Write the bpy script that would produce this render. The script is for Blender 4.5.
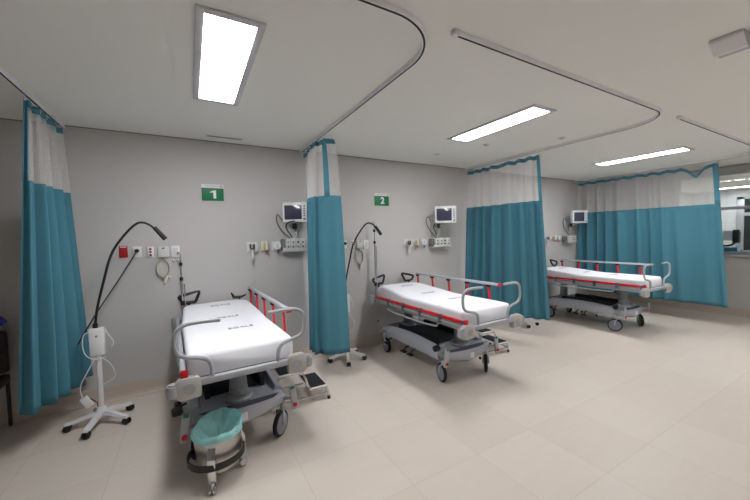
import bpy, bmesh, math, random
from mathutils import Vector, Matrix, noise
random.seed(7)
PI = math.pi
S = bpy.context.scene
COL = S.collection
for o in list(bpy.data.objects): bpy.data.objects.remove(o)

H = 2.822            # ceiling height
XE = 8.9             # end wall
XL = -3.3            # left wall
YB = -8.0            # wall behind the camera

# ------------------------------------------------------------------ camera
cam = bpy.data.cameras.new('camera'); camo = bpy.data.objects.new('camera', cam); COL.objects.link(camo)
cam.sensor_width = 36; cam.lens = 327.0/750*36; cam.clip_start = 0.05
R = Matrix(((0.87032458, 0.04201567, -0.490683), (-0.49191753, 0.02662249, -0.87023467), (-0.02350029, 0.9987622, 0.04383846)))
camo.matrix_world = Matrix.Translation((0, -4.32, 1.668)) @ R.to_4x4()
S.camera = camo
# ------------------------------------------------------------------ world, exposure
w = bpy.data.worlds.new('world'); S.world = w; w.use_nodes = True
w.node_tree.nodes['Background'].inputs[0].default_value = (0.75, 0.8, 0.9, 1)
w.node_tree.nodes['Background'].inputs[1].default_value = 0.1
S.view_settings.view_transform = 'Standard'; S.view_settings.look = 'None'
S.view_settings.exposure = 0.72; S.view_settings.gamma = 1; S.view_settings.use_curve_mapping = False
LAMP = 26.0           # strength of the ceiling panels

# ------------------------------------------------------------------ materials
def lin(c):
    return tuple((x/12.92 if x <= .04045 else ((x+.055)/1.055)**2.4) for x in (v/255 for v in c))+(1,)
def mat(name, rgb, rough=.5, metal=0., var=.0, vscale=8, bump=0., bscale=60, spec=None, emit=0, coat=0, rvar=0):
    m = bpy.data.materials.new(name); m.use_nodes = True; n = m.node_tree.nodes; l = m.node_tree.links
    b = n['Principled BSDF']; c = lin(rgb)
    b.inputs['Base Color'].default_value = c; b.inputs['Roughness'].default_value = rough; b.inputs['Metallic'].default_value = metal
    if spec is not None: b.inputs['Specular IOR Level'].default_value = spec
    if coat: b.inputs['Coat Weight'].default_value = coat
    tc = n.new('ShaderNodeTexCoord')
    nz = n.new('ShaderNodeTexNoise'); nz.inputs['Scale'].default_value = vscale; nz.inputs['Detail'].default_value = 4
    l.new(tc.outputs['Object'], nz.inputs['Vector'])
    v = var if var else .03
    mx = n.new('ShaderNodeMix'); mx.data_type = 'RGBA'
    mx.inputs['A'].default_value = tuple(x*(1-v) for x in c[:3])+(1,); mx.inputs['B'].default_value = tuple(min(1, x*(1+v)) for x in c[:3])+(1,)
    l.new(nz.outputs['Fac'], mx.inputs['Factor']); l.new(mx.outputs['Result'], b.inputs['Base Color'])
    if rvar:
        mr = n.new('ShaderNodeMapRange'); mr.inputs['To Min'].default_value = rough-rvar; mr.inputs['To Max'].default_value = rough+rvar
        l.new(nz.outputs['Fac'], mr.inputs['Value']); l.new(mr.outputs['Result'], b.inputs['Roughness'])
    if bump:
        n2 = n.new('ShaderNodeTexNoise'); n2.inputs['Scale'].default_value = bscale; n2.inputs['Detail'].default_value = 3
        l.new(tc.outputs['Object'], n2.inputs['Vector'])
        bp = n.new('ShaderNodeBump'); bp.inputs['Strength'].default_value = bump; bp.inputs['Distance'].default_value = .01
        l.new(n2.outputs['Fac'], bp.inputs['Height']); l.new(bp.outputs['Normal'], b.inputs['Normal'])
    if emit:
        b.inputs['Emission Color'].default_value = c; b.inputs['Emission Strength'].default_value = emit
    return m
M = {}
M['wall'] = mat('wall_paint', (197,194,193), .75, var=.02, vscale=1.5, bump=.05, bscale=120)
M['ceiling'] = mat('ceiling_paint', (240,241,237), .85, var=.015, vscale=1, bump=.04, bscale=90)
M['gap_shade'] = mat('painted_gap_shade', (140,136,130), .8)
M['base'] = mat('baseboard_vinyl', (200,186,174), .5, var=.04, vscale=5)
M['teal'] = mat('teal_curtain_cloth', (77,130,147), .85, var=.05, vscale=3, bump=.12, bscale=300, spec=.2)
M['teal_hem'] = mat('teal_hem_cloth', (82,140,158), .85, var=.04, bump=.1, bscale=300, spec=.2)
M['white_plastic'] = mat('white_plastic', (232,232,234), .4)
M['offwhite'] = mat('offwhite_plastic', (214,214,210), .45)
M['lamp_frame'] = mat('lamp_frame_paint', (205,205,212), .5)
M['track'] = mat('white_aluminium_track', (246,246,250), .35)
M['slot'] = mat('dark_track_slot', (38,38,42), .6)
M['black'] = mat('black_plastic', (22,22,24), .45)
M['rubber'] = mat('black_rubber', (28,28,30), .8, bump=.2, bscale=200)
M['grip'] = mat('black_ribbed_rubber', (24,25,29), .75, var=.1, vscale=90, bump=.5, bscale=140)
M['grey_paint'] = mat('grey_painted_metal', (178,180,186), .38, metal=.25)
M['grey_tube'] = mat('light_grey_coated_tube', (172,174,180), .4)
M['shroud'] = mat('grey_base_shroud', (172,174,182), .35, metal=.1)
M['bumper'] = mat('warm_grey_bumper_plastic', (190,187,184), .45)
M['shroud_dark'] = mat('dark_grey_deck', (86,88,98), .45)
M['column'] = mat('grey_column_plastic', (138,140,146), .5)
M['red'] = mat('red_plastic', (222,24,36), .4)
M['red_dark'] = mat('red_wall_plate', (170,24,40), .45)
M['green'] = mat('green_plastic', (20,120,80), .45)
M['sign_green'] = mat('green_sign_face', (0,116,74), .45)
M['sheet'] = mat('white_sheet_cloth', (236,236,242), .9, var=.02, vscale=6, bump=.12, bscale=14, spec=.2)
M['print'] = mat('grey_sheet_print', (160,163,172), .9)
M['ink'] = mat('grey_ink', (120,120,125), .8)
M['ink_red'] = mat('red_ink', (150,30,60), .8)
M['chrome'] = mat('chrome_steel', (215,215,218), .16, metal=1, rvar=.05)
M['brushed'] = mat('brushed_steel', (196,194,190), .3, metal=1, rvar=.02)
M['wheel_grey'] = mat('grey_wheel_disc', (128,130,140), .5)
M['screen'] = mat('dark_screen_glass', (70,72,90), .15)
M['beige'] = mat('beige_hose', (190,184,164), .6)
M['yellow'] = mat('yellow_valve', (190,180,90), .5)
M['blue'] = mat('blue_vinyl', (20,60,190), .4)
M['charcoal'] = mat('charcoal_vinyl', (52,50,50), .6)
M['bluebox'] = mat('blue_box_card', (96,170,214), .5)
M['sill'] = mat('pale_sill_stone', (205,208,212), .35)
M['winframe'] = mat('grey_window_frame', (176,178,182), .45, metal=.3)
M['blind'] = mat('dark_window_glass', (48,50,52), .2)

def floor_mat():
    m = bpy.data.materials.new('floor_vinyl_tiles'); m.use_nodes = True; n = m.node_tree.nodes; l = m.node_tree.links
    b = n['Principled BSDF']; b.inputs['Roughness'].default_value = .42; b.inputs['Specular IOR Level'].default_value = .35
    tc = n.new('ShaderNodeTexCoord'); mp = n.new('ShaderNodeMapping'); mp.inputs['Location'].default_value = (-.03, .19, 0)
    l.new(tc.outputs['Object'], mp.inputs['Vector'])
    br = n.new('ShaderNodeTexBrick'); br.offset = 0; br.squash = 1
    br.inputs['Scale'].default_value = 1; br.inputs['Brick Width'].default_value = .6; br.inputs['Row Height'].default_value = .6
    br.inputs['Mortar Size'].default_value = .0018; br.inputs['Mortar Smooth'].default_value = .2
    br.inputs['Color1'].default_value = lin((212,200,189)); br.inputs['Color2'].default_value = lin((217,206,196)); br.inputs['Mortar'].default_value = lin((196,183,172))
    l.new(mp.outputs['Vector'], br.inputs['Vector'])
    nz = n.new('ShaderNodeTexNoise'); nz.inputs['Scale'].default_value = 3; nz.inputs['Detail'].default_value = 8; nz.inputs['Roughness'].default_value = .7
    mp2 = n.new('ShaderNodeMapping'); mp2.inputs['Scale'].default_value = (1, 5, 1); l.new(tc.outputs['Object'], mp2.inputs['Vector']); l.new(mp2.outputs['Vector'], nz.inputs['Vector'])
    mx = n.new('ShaderNodeMix'); mx.data_type = 'RGBA'; mx.blend_type = 'MULTIPLY'; mx.inputs['Factor'].default_value = 1
    cr = n.new('ShaderNodeMapRange'); cr.inputs['To Min'].default_value = .93; cr.inputs['To Max'].default_value = 1.05; l.new(nz.outputs['Fac'], cr.inputs['Value'])
    l.new(br.outputs['Color'], mx.inputs['A']); l.new(cr.outputs['Result'], mx.inputs['B']); l.new(mx.outputs['Result'], b.inputs['Base Color'])
    mr = n.new('ShaderNodeMapRange'); mr.inputs['To Min'].default_value = .36; mr.inputs['To Max'].default_value = .5; l.new(nz.outputs['Fac'], mr.inputs['Value']); l.new(mr.outputs['Result'], b.inputs['Roughness'])
    return m
M['floor'] = floor_mat()

def net_mat():
    m = bpy.data.materials.new('white_curtain_net'); m.use_nodes = True; n = m.node_tree.nodes; l = m.node_tree.links
    out = n['Material Output']; n.remove(n['Principled BSDF'])
    uv = n.new('ShaderNodeUVMap'); sep = n.new('ShaderNodeSeparateXYZ'); l.new(uv.outputs['UV'], sep.inputs['Vector'])
    def mth(op, a, b=None):
        q = n.new('ShaderNodeMath'); q.operation = op
        for i, v in enumerate((a, b)):
            if v is None: continue
            if isinstance(v, (int, float)): q.inputs[i].default_value = v
            else: l.new(v, q.inputs[i])
        return q.outputs[0]
    sx = mth('SINE', mth('MULTIPLY', mth('ADD', sep.outputs[0], sep.outputs[1]), 2*PI/.034))
    sy = mth('SINE', mth('MULTIPLY', mth('SUBTRACT', sep.outputs[0], sep.outputs[1]), 2*PI/.034))
    f = mth('MULTIPLY', mth('ABSOLUTE', sx), mth('ABSOLUTE', sy))      # 0 on threads, 1 in the holes
    fac = mth('SUBTRACT', .92, mth('MULTIPLY', f, 1.15))
    cl = n.new('ShaderNodeClamp'); l.new(fac, cl.inputs[0])
    tr = n.new('ShaderNodeBsdfTransparent'); df = n.new('ShaderNodeBsdfDiffuse'); tl = n.new('ShaderNodeBsdfTranslucent')
    df.inputs[0].default_value = lin((246,245,244)); tl.inputs[0].default_value = lin((246,245,244))
    m1 = n.new('ShaderNodeMixShader'); m1.inputs[0].default_value = .4; l.new(df.outputs[0], m1.inputs[1]); l.new(tl.outputs[0], m1.inputs[2])
    m2 = n.new('ShaderNodeMixShader'); l.new(cl.outputs[0], m2.inputs[0]); l.new(tr.outputs[0], m2.inputs[1]); l.new(m1.outputs[0], m2.inputs[2])
    l.new(m2.outputs[0], out.inputs[0])
    return m
M['net'] = net_mat()

def glass_mat():
    m = bpy.data.materials.new('window_glass'); m.use_nodes = True; n = m.node_tree.nodes; l = m.node_tree.links
    out = n['Material Output']; n.remove(n['Principled BSDF'])
    g = n.new('ShaderNodeBsdfGlossy'); g.inputs['Roughness'].default_value = .02; g.inputs[0].default_value = (.9, .93, .95, 1)
    t = n.new('ShaderNodeBsdfTransparent'); t.inputs[0].default_value = (.92, .95, .95, 1); fr = n.new('ShaderNodeFresnel'); fr.inputs[0].default_value = 1.45
    mx = n.new('ShaderNodeMixShader'); l.new(fr.outputs[0], mx.inputs[0]); l.new(t.outputs[0], mx.inputs[1]); l.new(g.outputs[0], mx.inputs[2])
    l.new(mx.outputs[0], out.inputs[0]); return m
M['glass'] = glass_mat()

def bag_mat():
    m = bpy.data.materials.new('thin_turquoise_plastic_film'); m.use_nodes = True; n = m.node_tree.nodes; l = m.node_tree.links
    out = n['Material Output']; b = n['Principled BSDF']; b.inputs['Base Color'].default_value = lin((190,246,248)); b.inputs['Roughness'].default_value = .3
    tl = n.new('ShaderNodeBsdfTranslucent'); tl.inputs[0].default_value = lin((160,240,240)); mx = n.new('ShaderNodeMixShader'); mx.inputs[0].default_value = .35
    nz = n.new('ShaderNodeTexNoise'); nz.inputs['Scale'].default_value = 22; nz.inputs['Detail'].default_value = 3; bp = n.new('ShaderNodeBump'); bp.inputs['Strength'].default_value = .5; bp.inputs['Distance'].default_value = .02
    tc = n.new('ShaderNodeTexCoord'); l.new(tc.outputs['Object'], nz.inputs['Vector']); l.new(nz.outputs['Fac'], bp.inputs['Height']); l.new(bp.outputs['Normal'], b.inputs['Normal'])
    l.new(b.outputs[0], mx.inputs[1]); l.new(tl.outputs[0], mx.inputs[2]); l.new(mx.outputs[0], out.inputs[0]); return m
M['bag'] = bag_mat()

def tile_mat():
    m = bpy.data.materials.new('white_wall_tiles'); m.use_nodes = True; n = m.node_tree.nodes; l = m.node_tree.links
    b = n['Principled BSDF']; b.inputs['Roughness'].default_value = .3
    tc = n.new('ShaderNodeTexCoord'); mp = n.new('ShaderNodeMapping'); mp.inputs['Rotation'].default_value = (0, PI/2, PI/2); l.new(tc.outputs['Object'], mp.inputs['Vector'])
    sp = n.new('ShaderNodeSeparateXYZ'); cb = n.new('ShaderNodeCombineXYZ'); l.new(tc.outputs['Object'], sp.inputs[0]); l.new(sp.outputs[1], cb.inputs[0]); l.new(sp.outputs[2], cb.inputs[1])
    br = n.new('ShaderNodeTexBrick'); br.offset = 0; br.inputs['Scale'].default_value = 1; br.inputs['Brick Width'].default_value = .4; br.inputs['Row Height'].default_value = .3; br.inputs['Mortar Size'].default_value = .005
    br.inputs['Color1'].default_value = lin((212,212,214)); br.inputs['Color2'].default_value = lin((216,216,218)); br.inputs['Mortar'].default_value = lin((192,192,196))
    l.new(cb.outputs[0], br.inputs['Vector']); l.new(br.outputs['Color'], b.inputs['Base Color']); return m
M['tile'] = tile_mat()
def lamp_mat(name, s):
    m = bpy.data.materials.new(name); m.use_nodes = True; n = m.node_tree.nodes; l = m.node_tree.links
    n.remove(n['Principled BSDF']); e = n.new('ShaderNodeEmission'); e.inputs[0].default_value = (.97, .985, .995, 1); e.inputs[1].default_value = s; l.new(e.outputs[0], n['Material Output'].inputs[0]); return m
M['lamp'] = lamp_mat('ceiling_panel_diffuser', LAMP)

# ------------------------------------------------------------------ mesh helpers
class MB:
    def __init__(s): s.bm = bmesh.new()
    def _add(s, bm2, mtx=None):
        if mtx is not None: bm2.transform(mtx)
        me = bpy.data.meshes.new('tmp'); bm2.to_mesh(me); bm2.free(); s.bm.from_mesh(me); bpy.data.meshes.remove(me); return s
    def box(s, x0, x1, y0, y1, z0, z1, bev=0, seg=2, mtx=None):
        b = bmesh.new(); bmesh.ops.create_cube(b, size=1)
        bmesh.ops.scale(b, vec=(x1-x0, y1-y0, z1-z0), verts=b.verts); bmesh.ops.translate(b, vec=((x0+x1)/2, (y0+y1)/2, (z0+z1)/2), verts=b.verts)
        if bev: bmesh.ops.bevel(b, geom=list(b.edges), offset=bev, segments=seg, affect='EDGES', profile=.5)
        return s._add(b, mtx)
    def cyl(s, p0, p1, r, r2=None, seg=20, bev=0):
        p0, p1 = Vector(p0), Vector(p1); d = p1-p0; b = bmesh.new()
        bmesh.ops.create_cone(b, cap_ends=True, segments=seg, radius1=r, radius2=r if r2 is None else r2, depth=d.length)
        if bev: bmesh.ops.bevel(b, geom=[e for e in b.edges if len(e.link_faces) == 2 and abs(e.link_faces[0].normal.dot(e.link_faces[1].normal)) < .5], offset=bev, segments=2, affect='EDGES')
        q = d.to_track_quat('Z', 'Y').to_matrix().to_4x4()
        return s._add(b, Matrix.Translation((p0+p1)/2) @ q)
    def lathe(s, prof, seg=24, c=(0,0,0), mtx=None, sy=1):      # prof: list of (r,z); closed at r=0 if given
        b = bmesh.new(); rings = []
        for r, z in prof:
            if r < 1e-6: rings.append([b.verts.new((0, 0, z))])
            else: rings.append([b.verts.new((r*math.cos(2*PI*k/seg), sy*r*math.sin(2*PI*k/seg), z)) for k in range(seg)])
        for a, c2 in zip(rings, rings[1:]):
            for k in range(seg):
                k2 = (k+1) % seg
                if len(a) == 1 and len(c2) == 1: continue
                if len(a) == 1: b.faces.new((a[0], c2[k], c2[k2]))
                elif len(c2) == 1: b.faces.new((a[k], a[k2], c2[0]))
                else: b.faces.new((a[k], a[k2], c2[k2], c2[k]))
        bmesh.ops.recalc_face_normals(b, faces=b.faces)
        m = Matrix.Translation(c)
        return s._add(b, m if mtx is None else m @ mtx)
    def tube(s, pts, r, seg=10, closed=False, smooth=0, caps=True):
        P = [Vector(p) for p in pts]
        for _ in range(smooth):
            Q = [] if closed else [P[0]]
            n = len(P)
            for i in range(n if closed else n-1):
                a, c = P[i], P[(i+1) % n]; Q += [a.lerp(c, .25), a.lerp(c, .75)]
            if not closed: Q.append(P[-1]); 
            P = Q
        rs = r if callable(r) else (lambda t: r)
        b = bmesh.new(); n = len(P); rings = []; up = None
        for i in range(n):
            if closed: t = (P[(i+1) % n]-P[i-1]).normalized()
            else: t = (P[min(i+1, n-1)]-P[max(i-1, 0)]).normalized()
            if up is None: up = t.orthogonal().normalized()
            up = (up-t*up.dot(t)).normalized(); sd = t.cross(up); rr = rs(i/(n-1))
            rings.append([b.verts.new(P[i]+rr*(math.cos(2*PI*k/seg)*up+math.sin(2*PI*k/seg)*sd)) for k in range(seg)])
        for i in range(n if closed else n-1):
            A, C = rings[i], rings[(i+1) % n]
            for k in range(seg): b.faces.new((A[k], A[(k+1) % seg], C[(k+1) % seg], C[k]))
        if caps and not closed: b.faces.new(rings[0][::-1]); b.faces.new(rings[-1])
        bmesh.ops.recalc_face_normals(b, faces=b.faces)
        return s._add(b)
    def prism(s, pts, d0, d1, axis=2, bev=0, mtx=None):     # outline in the plane normal to axis
        b = bmesh.new()
        def mk(p, d):
            q = list(p); q.insert(axis, d); return b.verts.new(q)
        A = [mk(p, d0) for p in pts]; C = [mk(p, d1) for p in pts]; n = len(pts)
        b.faces.new(A); b.faces.new(C)
        for i in range(n): b.faces.new((A[i], A[(i+1) % n], C[(i+1) % n], C[i]))
        bmesh.ops.recalc_face_normals(b, faces=b.faces)
        if bev: bmesh.ops.bevel(b, geom=list(b.edges), offset=bev, segments=2, affect='EDGES', profile=.5)
        return s._add(b, mtx)
    def loft(s, rings, cap=True, closed=True):
        b = bmesh.new(); V = [[b.verts.new(p) for p in r] for r in rings]; n = len(rings[0])
        for A, C in zip(V, V[1:]):
            for k in range(n if closed else n-1): b.faces.new((A[k], A[(k+1) % n], C[(k+1) % n], C[k]))
        if cap: b.faces.new(V[0][::-1]); b.faces.new(V[-1])
        bmesh.ops.recalc_face_normals(b, faces=b.faces); return s._add(b)
    def torus(s, c, R_, r, seg=28, rs=8, normal=(0,0,1)):
        q = Vector(normal).to_track_quat('Z', 'Y').to_matrix()
        return s.tube([Vector(c)+q@Vector((R_*math.cos(2*PI*k/seg), R_*math.sin(2*PI*k/seg), 0)) for k in range(seg)], r, rs, closed=True)
    def build(s, name, m, parent=None, smooth=True, angle=35):
        me = bpy.data.meshes.new(name); s.bm.to_mesh(me); s.bm.free()
        if smooth:
            me.polygons.foreach_set('use_smooth', [True]*len(me.polygons)); me.set_sharp_from_angle(angle=math.radians(angle))
        me.materials.append(M[m] if isinstance(m, str) else m)
        o = bpy.data.objects.new(name, me); COL.objects.link(o)
        if parent is not None: o.parent = parent
        return o
def tag(o, label=None, cat=None, group=None, kind=None):
    if label: o['label'] = label
    if cat: o['category'] = cat
    if group: o['group'] = group
    if kind: o['kind'] = kind
    return o
def empty(name, loc, rz=0, label=None, cat=None, group=None):
    o = bpy.data.objects.new(name, None); COL.objects.link(o); o.location = loc; o.rotation_euler = (0, 0, rz); o.empty_display_size = .1
    return tag(o, label, cat, group)
def kids(o): return [c for c in list(COL.objects) if c.parent == o]
def copy_tree(o, parent=None):
    c = o.copy(); COL.objects.link(c); c.parent = parent
    for ch in kids(o): copy_tree(ch, c)
    return c
def struct(mb, name, m, parent=None, smooth=False):
    o = mb.build(name, m, parent, smooth=smooth)
    if parent is None: o['kind'] = 'structure'
    return o
def text_obj(txt, size, name, m, parent, mtx, fn=None, extrude=.0008, xs=1, bold=0):
    cu = bpy.data.curves.new('txt', 'FONT'); cu.body = txt; cu.size = size; cu.align_x = 'CENTER'; cu.align_y = 'CENTER'; cu.extrude = extrude; cu.offset = bold
    t = bpy.data.objects.new('txt', cu); COL.objects.link(t); bpy.context.view_layer.update()
    me = bpy.data.meshes.new_from_object(t.evaluated_get(bpy.context.evaluated_depsgraph_get())); bpy.data.objects.remove(t)
    me.name = name; me.transform(Matrix.Diagonal((xs, 1, 1, 1))); me.transform(mtx)
    if fn:
        for v in me.vertices: v.co = fn(v.co)
    me.materials.clear(); me.materials.append(M[m]); o = bpy.data.objects.new(name, me); COL.objects.link(o); o.parent = parent; return o
def Rz(a): return Matrix.Rotation(a, 4, 'Z')
def Rx(a): return Matrix.Rotation(a, 4, 'X')
def Ry(a): return Matrix.Rotation(a, 4, 'Y')
def T(*p): return Matrix.Translation(p)

# ------------------------------------------------------------------ room shell
XF = 14.6   # far side of the room beyond the window
struct(MB().box(XL-.1, XF, YB-.1, .1, -.1, 0), 'floor', 'floor')
struct(MB().box(XL-.1, XF, YB-.1, .1, H, H+.1), 'ceiling', 'ceiling')
struct(MB().box(XL-.1, XF, 0, .12, 0, H), 'wall_back', 'wall')
struct(MB().box(XL-.12, XL, YB, 0, 0, H), 'wall_left', 'wall')
struct(MB().box(XL-.1, XF, YB-.12, YB, 0, H), 'wall_front', 'wall')
WY0, WY1, WZ0, WZ1 = -5.6, -1.45, 1.17, 2.70      # window in the end wall
struct(MB().box(XE, XE+.12, WY1, 0, 0, H), 'wall_right', 'wall')
struct(MB().box(XE, XE+.12, YB, WY0, 0, H), 'wall_right', 'wall')
struct(MB().box(XE, XE+.12, WY0, WY1, 0, WZ0-.03), 'wall_right', 'wall')
struct(MB().box(XE, XE+.12, WY0, WY1, WZ1+.04, H), 'wall_right', 'wall')
def cove(name, p0, p1, nrm):
    # coved vinyl skirting: profile extruded from p0 to p1, nrm points into the room
    prof = [(0, 0), (.05, 0), (.05, .003), (.03, .008), (.014, .022), (.006, .05), (.004, .15), (0, .152)]
    rings = []
    for p in (p0, p1): rings.append([(p[0]+nrm[0]*d, p[1]+nrm[1]*d, z) for d, z in prof])
    struct(MB().loft(rings), name, 'base')
cove('baseboard_back', (XL, 0), (XE, 0), (0, -1)); cove('baseboard_right', (XE, 0), (XE, YB), (-1, 0)); cove('baseboard_left', (XL, 0), (XL, YB), (1, 0))
struct(MB().box(XL, XE, -.006, 0, H-.009, H), 'gap_shade_strip_1', 'gap_shade'); struct(MB().box(XE-.006, XE, YB, 0, H-.009, H), 'gap_shade_strip_2', 'gap_shade')  # thin grey strips paint the shade line where wall meets ceiling
# window, sill, panes
wf = empty('window_1', (0, 0, 0)); wf['kind'] = 'structure'
f = MB()
f.box(XE+.01, XE+.08, WY0, WY1, WZ0-.02, WZ0+.04, .004); f.box(XE-.005, XE+.08, WY0, WY1, WZ1-.04, WZ1+.04, .004); f.box(XE-.005, XE+.08, WY0, WY1, 2.0, 2.055, .004)
for y in (WY1, -2.9, -4.3, WY0): f.box(XE+.01, XE+.08, y-.03, y+.03, WZ0, WZ1, .004)
f.build('window_frame', 'winframe', wf)
MB().box(XE+.04, XE+.046, WY0+.02, WY1-.02, WZ0, WZ1).build('window_pane', 'glass', wf, smooth=False)
MB().box(XE-.06, XE+.16, WY0-.03, WY1+.03, WZ0-.05, WZ0-.018, .006).build('window_sill', 'sill', wf)
# the room beyond the glass
struct(MB().box(XF, XF+.1, YB, 0, 0, H), 'wall_beyond', 'tile')
w2 = empty('window_2', (0, 0, 0)); w2['kind'] = 'structure'
yb0, yb1 = -3.2, -1.18
MB().box(XF-.03, XF-.005, yb0, yb1, .95, 2.50).build('window_pane', 'blind', w2, smooth=False)
f = MB()
for (a, b_, c, d) in ((yb0-.05, yb1+.14, .86, .97), (yb0-.05, yb1+.14, 2.50, 2.58), (yb1-.01, yb1+.15, .86, 2.58), (yb0-.05, yb0+.01, .86, 2.58), (yb0, yb1, 2.00, 2.10)): f.box(XF-.06, XF, a, b_, c, d, .004)
f.build('window_frame', 'winframe', w2)

# ------------------------------------------------------------------ ceiling panels
def ceiling_light(x0, x1, y0, y1):
    cx, cy = (x0+x1)/2, (y0+y1)/2; hx, hy = (x1-x0)/2, (y1-y0)/2; b = .042
    t = empty('ceiling_light', (cx, cy, H))
    f = MB()
    for (a, b2, c, d) in ((-hx, -hx+b, -hy, hy), (hx-b, hx, -hy, hy), (-hx+b, hx-b, -hy, -hy+b), (-hx+b, hx-b, hy-b, hy)): f.box(a, b2, c, d, -.014, 0, .003)
    f.build('frame', 'lamp_frame', t)
    MB().box(-hx+b, hx-b, -hy+b, hy-b, -.009, -.002).build('diffuser', 'lamp', t, smooth=False)
    return t
LG = 'recessed ceiling light panels'
l1 = tag(ceiling_light(.069, .408, -2.47, -1.25), 'large bright ceiling panel nearest the camera, above the left stretcher', 'ceiling light', LG)
l2 = tag(ceiling_light(2.755, 3.085, -2.43, -1.27), 'bright ceiling panel in the middle, above the second stretcher', 'ceiling light', LG)
l3 = tag(ceiling_light(6.12, 6.45, -2.43, -1.19), 'bright ceiling panel farthest right, in front of the wide curtain', 'ceiling light', LG)
for i, (x, y, txt) in enumerate(((4.6, -6.4, 'above the open floor behind the camera'), (6.6, -5.0, 'above the open floor right of the camera'))):
    tag(ceiling_light(x-.17, x+.17, y-.6, y+.6), 'added unseen white ceiling panel for fill light '+txt, 'ceiling light', LG)  # unseen panels added to light the room from outside the view
tag(ceiling_light(10.5, 10.8, -5.6, -4.4), 'unseen ceiling panel added to brighten the tiled room beyond the window, nearer the camera', 'ceiling light', LG)  # hidden panel added to light the tiled room
tag(ceiling_light(12.2, 12.5, -5.6, -4.4), 'unseen ceiling panel added to brighten the middle of the tiled room beyond the window', 'ceiling light', LG)  # out of view, added for more light on the tiles
tag(ceiling_light(13.0, 13.3, -3.9, -2.7), 'unseen ceiling panel added to brighten the tiled room beyond the window, near its far wall', 'ceiling light', LG)  # out of view, added to brighten the far tiled wall
tag(ceiling_light(13.6, 13.9, -1.75, -.75), 'ceiling panel of the tiled room beyond the window, farther back', 'ceiling light', LG)

# ------------------------------------------------------------------ curtain tracks
def arc(c, r, a0, a1, n=14): return [(c[0]+r*math.cos(a0+(a1-a0)*k/n), c[1]+r*math.sin(a0+(a1-a0)*k/n)) for k in range(n+1)]
def track(pts, label, caps=(True, True)):
    t = empty('curtain_track', (pts[0][0], pts[0][1], H), 0, label, 'curtain track', 'white curtain tracks on the ceiling')
    P = [Vector((p[0]-pts[0][0], p[1]-pts[0][1])) for p in pts]
    def sweep(w0, w1, z0, z1):
        rings = []
        for i, p in enumerate(P):
            d = (P[min(i+1, len(P)-1)]-P[max(i-1, 0)]).normalized(); nn = Vector((-d.y, d.x))
            a, b = p+nn*w0, p+nn*w1
            rings.append([(a.x, a.y, z0), (b.x, b.y, z0), (b.x, b.y, z1), (a.x, a.y, z1)])
        return MB().loft(rings)
    sweep(-.013, .013, -.028, 0).build('rail', 'track', t)
    sweep(-.006, .006, -.0295, -.0275).build('slot', 'slot', t)
    for i in (0, -1): MB().box(P[i].x-.018, P[i].x+.018, P[i].y-.018, P[i].y+.018, -.032, 0, .003).build('end_cap', 'white_plastic', t)
    return t
r = .38; XT = (-1.04, 1.39, 4.42, 7.75); YT = -2.895; X2, X3 = 1.335, 4.325
track([(XT[0], -.01), (XT[0], YT+r)]+arc((XT[0]-r, YT+r), r, 0, -PI/2)[1:]+[(XL+.03, YT)], 'white curtain track on the ceiling above the leftmost curtain')
track([(X2, -.01), (X2, YT+r)]+arc((X2-r, YT+r), r, 0, -PI/2)[1:]+[(XT[0]+.15, YT)], 'curved white track from the narrow second curtain, turning left at the top of the photo')
track([(X3, -.01), (X3, YT+.42)]+arc((X3-.42, YT+.42), .42, 0, -PI/2)[1:]+[(1.36, YT)], 'long curved white track over the second bay, joining the third curtain')
track([(XT[3], -.01), (XT[3], YT+.5)]+arc((XT[3]-.5, YT+.5), .5, 0, -PI/2)[1:]+[(4.42, YT)], 'white track over the far right bay, above the wide curtain')

# ------------------------------------------------------------------ curtains
def resample(pts, n):
    P = [Vector(p) for p in pts]; L = [0]
    for a, b in zip(P, P[1:]): L.append(L[-1]+(b-a).length)
    out = []
    for i in range(n):
        d = L[-1]*i/(n-1); k = 0
        while k < len(L)-2 and L[k+1] < d: k += 1
        out.append(P[k].lerp(P[k+1], (d-L[k])/max(1e-9, L[k+1]-L[k])))
    return out, L[-1]
def fabric(name, m, parent, S0, S1, ztf, zbf, posf, nu, nv, uvw, thick=.0024):
    bm = bmesh.new(); uvl = bm.loops.layers.uv.new('UVMap'); V = []
    for j in range(nv+1):
        row = []
        for i in range(nu+1):
            s = S0+(S1-S0)*i/nu; zt, zb = ztf(s), zbf(s); z = zt+(zb-zt)*j/nv
            p = posf(s, z); row.append((bm.verts.new((p[0], p[1], z)), s*uvw, z))
        V.append(row)
    for j in range(nv):
        for i in range(nu):
            q = (V[j][i], V[j+1][i], V[j+1][i+1], V[j][i+1]); fc = bm.faces.new([x[0] for x in q])
            for lp, x in zip(fc.loops, q): lp[uvl].uv = (x[1], x[2])
    me = bpy.data.meshes.new(name); bm.to_mesh(me); bm.free(); me.polygons.foreach_set('use_smooth', [True]*len(me.polygons)); me.materials.append(M[m])
    o = bpy.data.objects.new(name, me); COL.objects.link(o); o.parent = parent
    if thick:
        sd = o.modifiers.new('solid', 'SOLIDIFY'); sd.thickness = thick; sd.offset = 0
    return o
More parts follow.
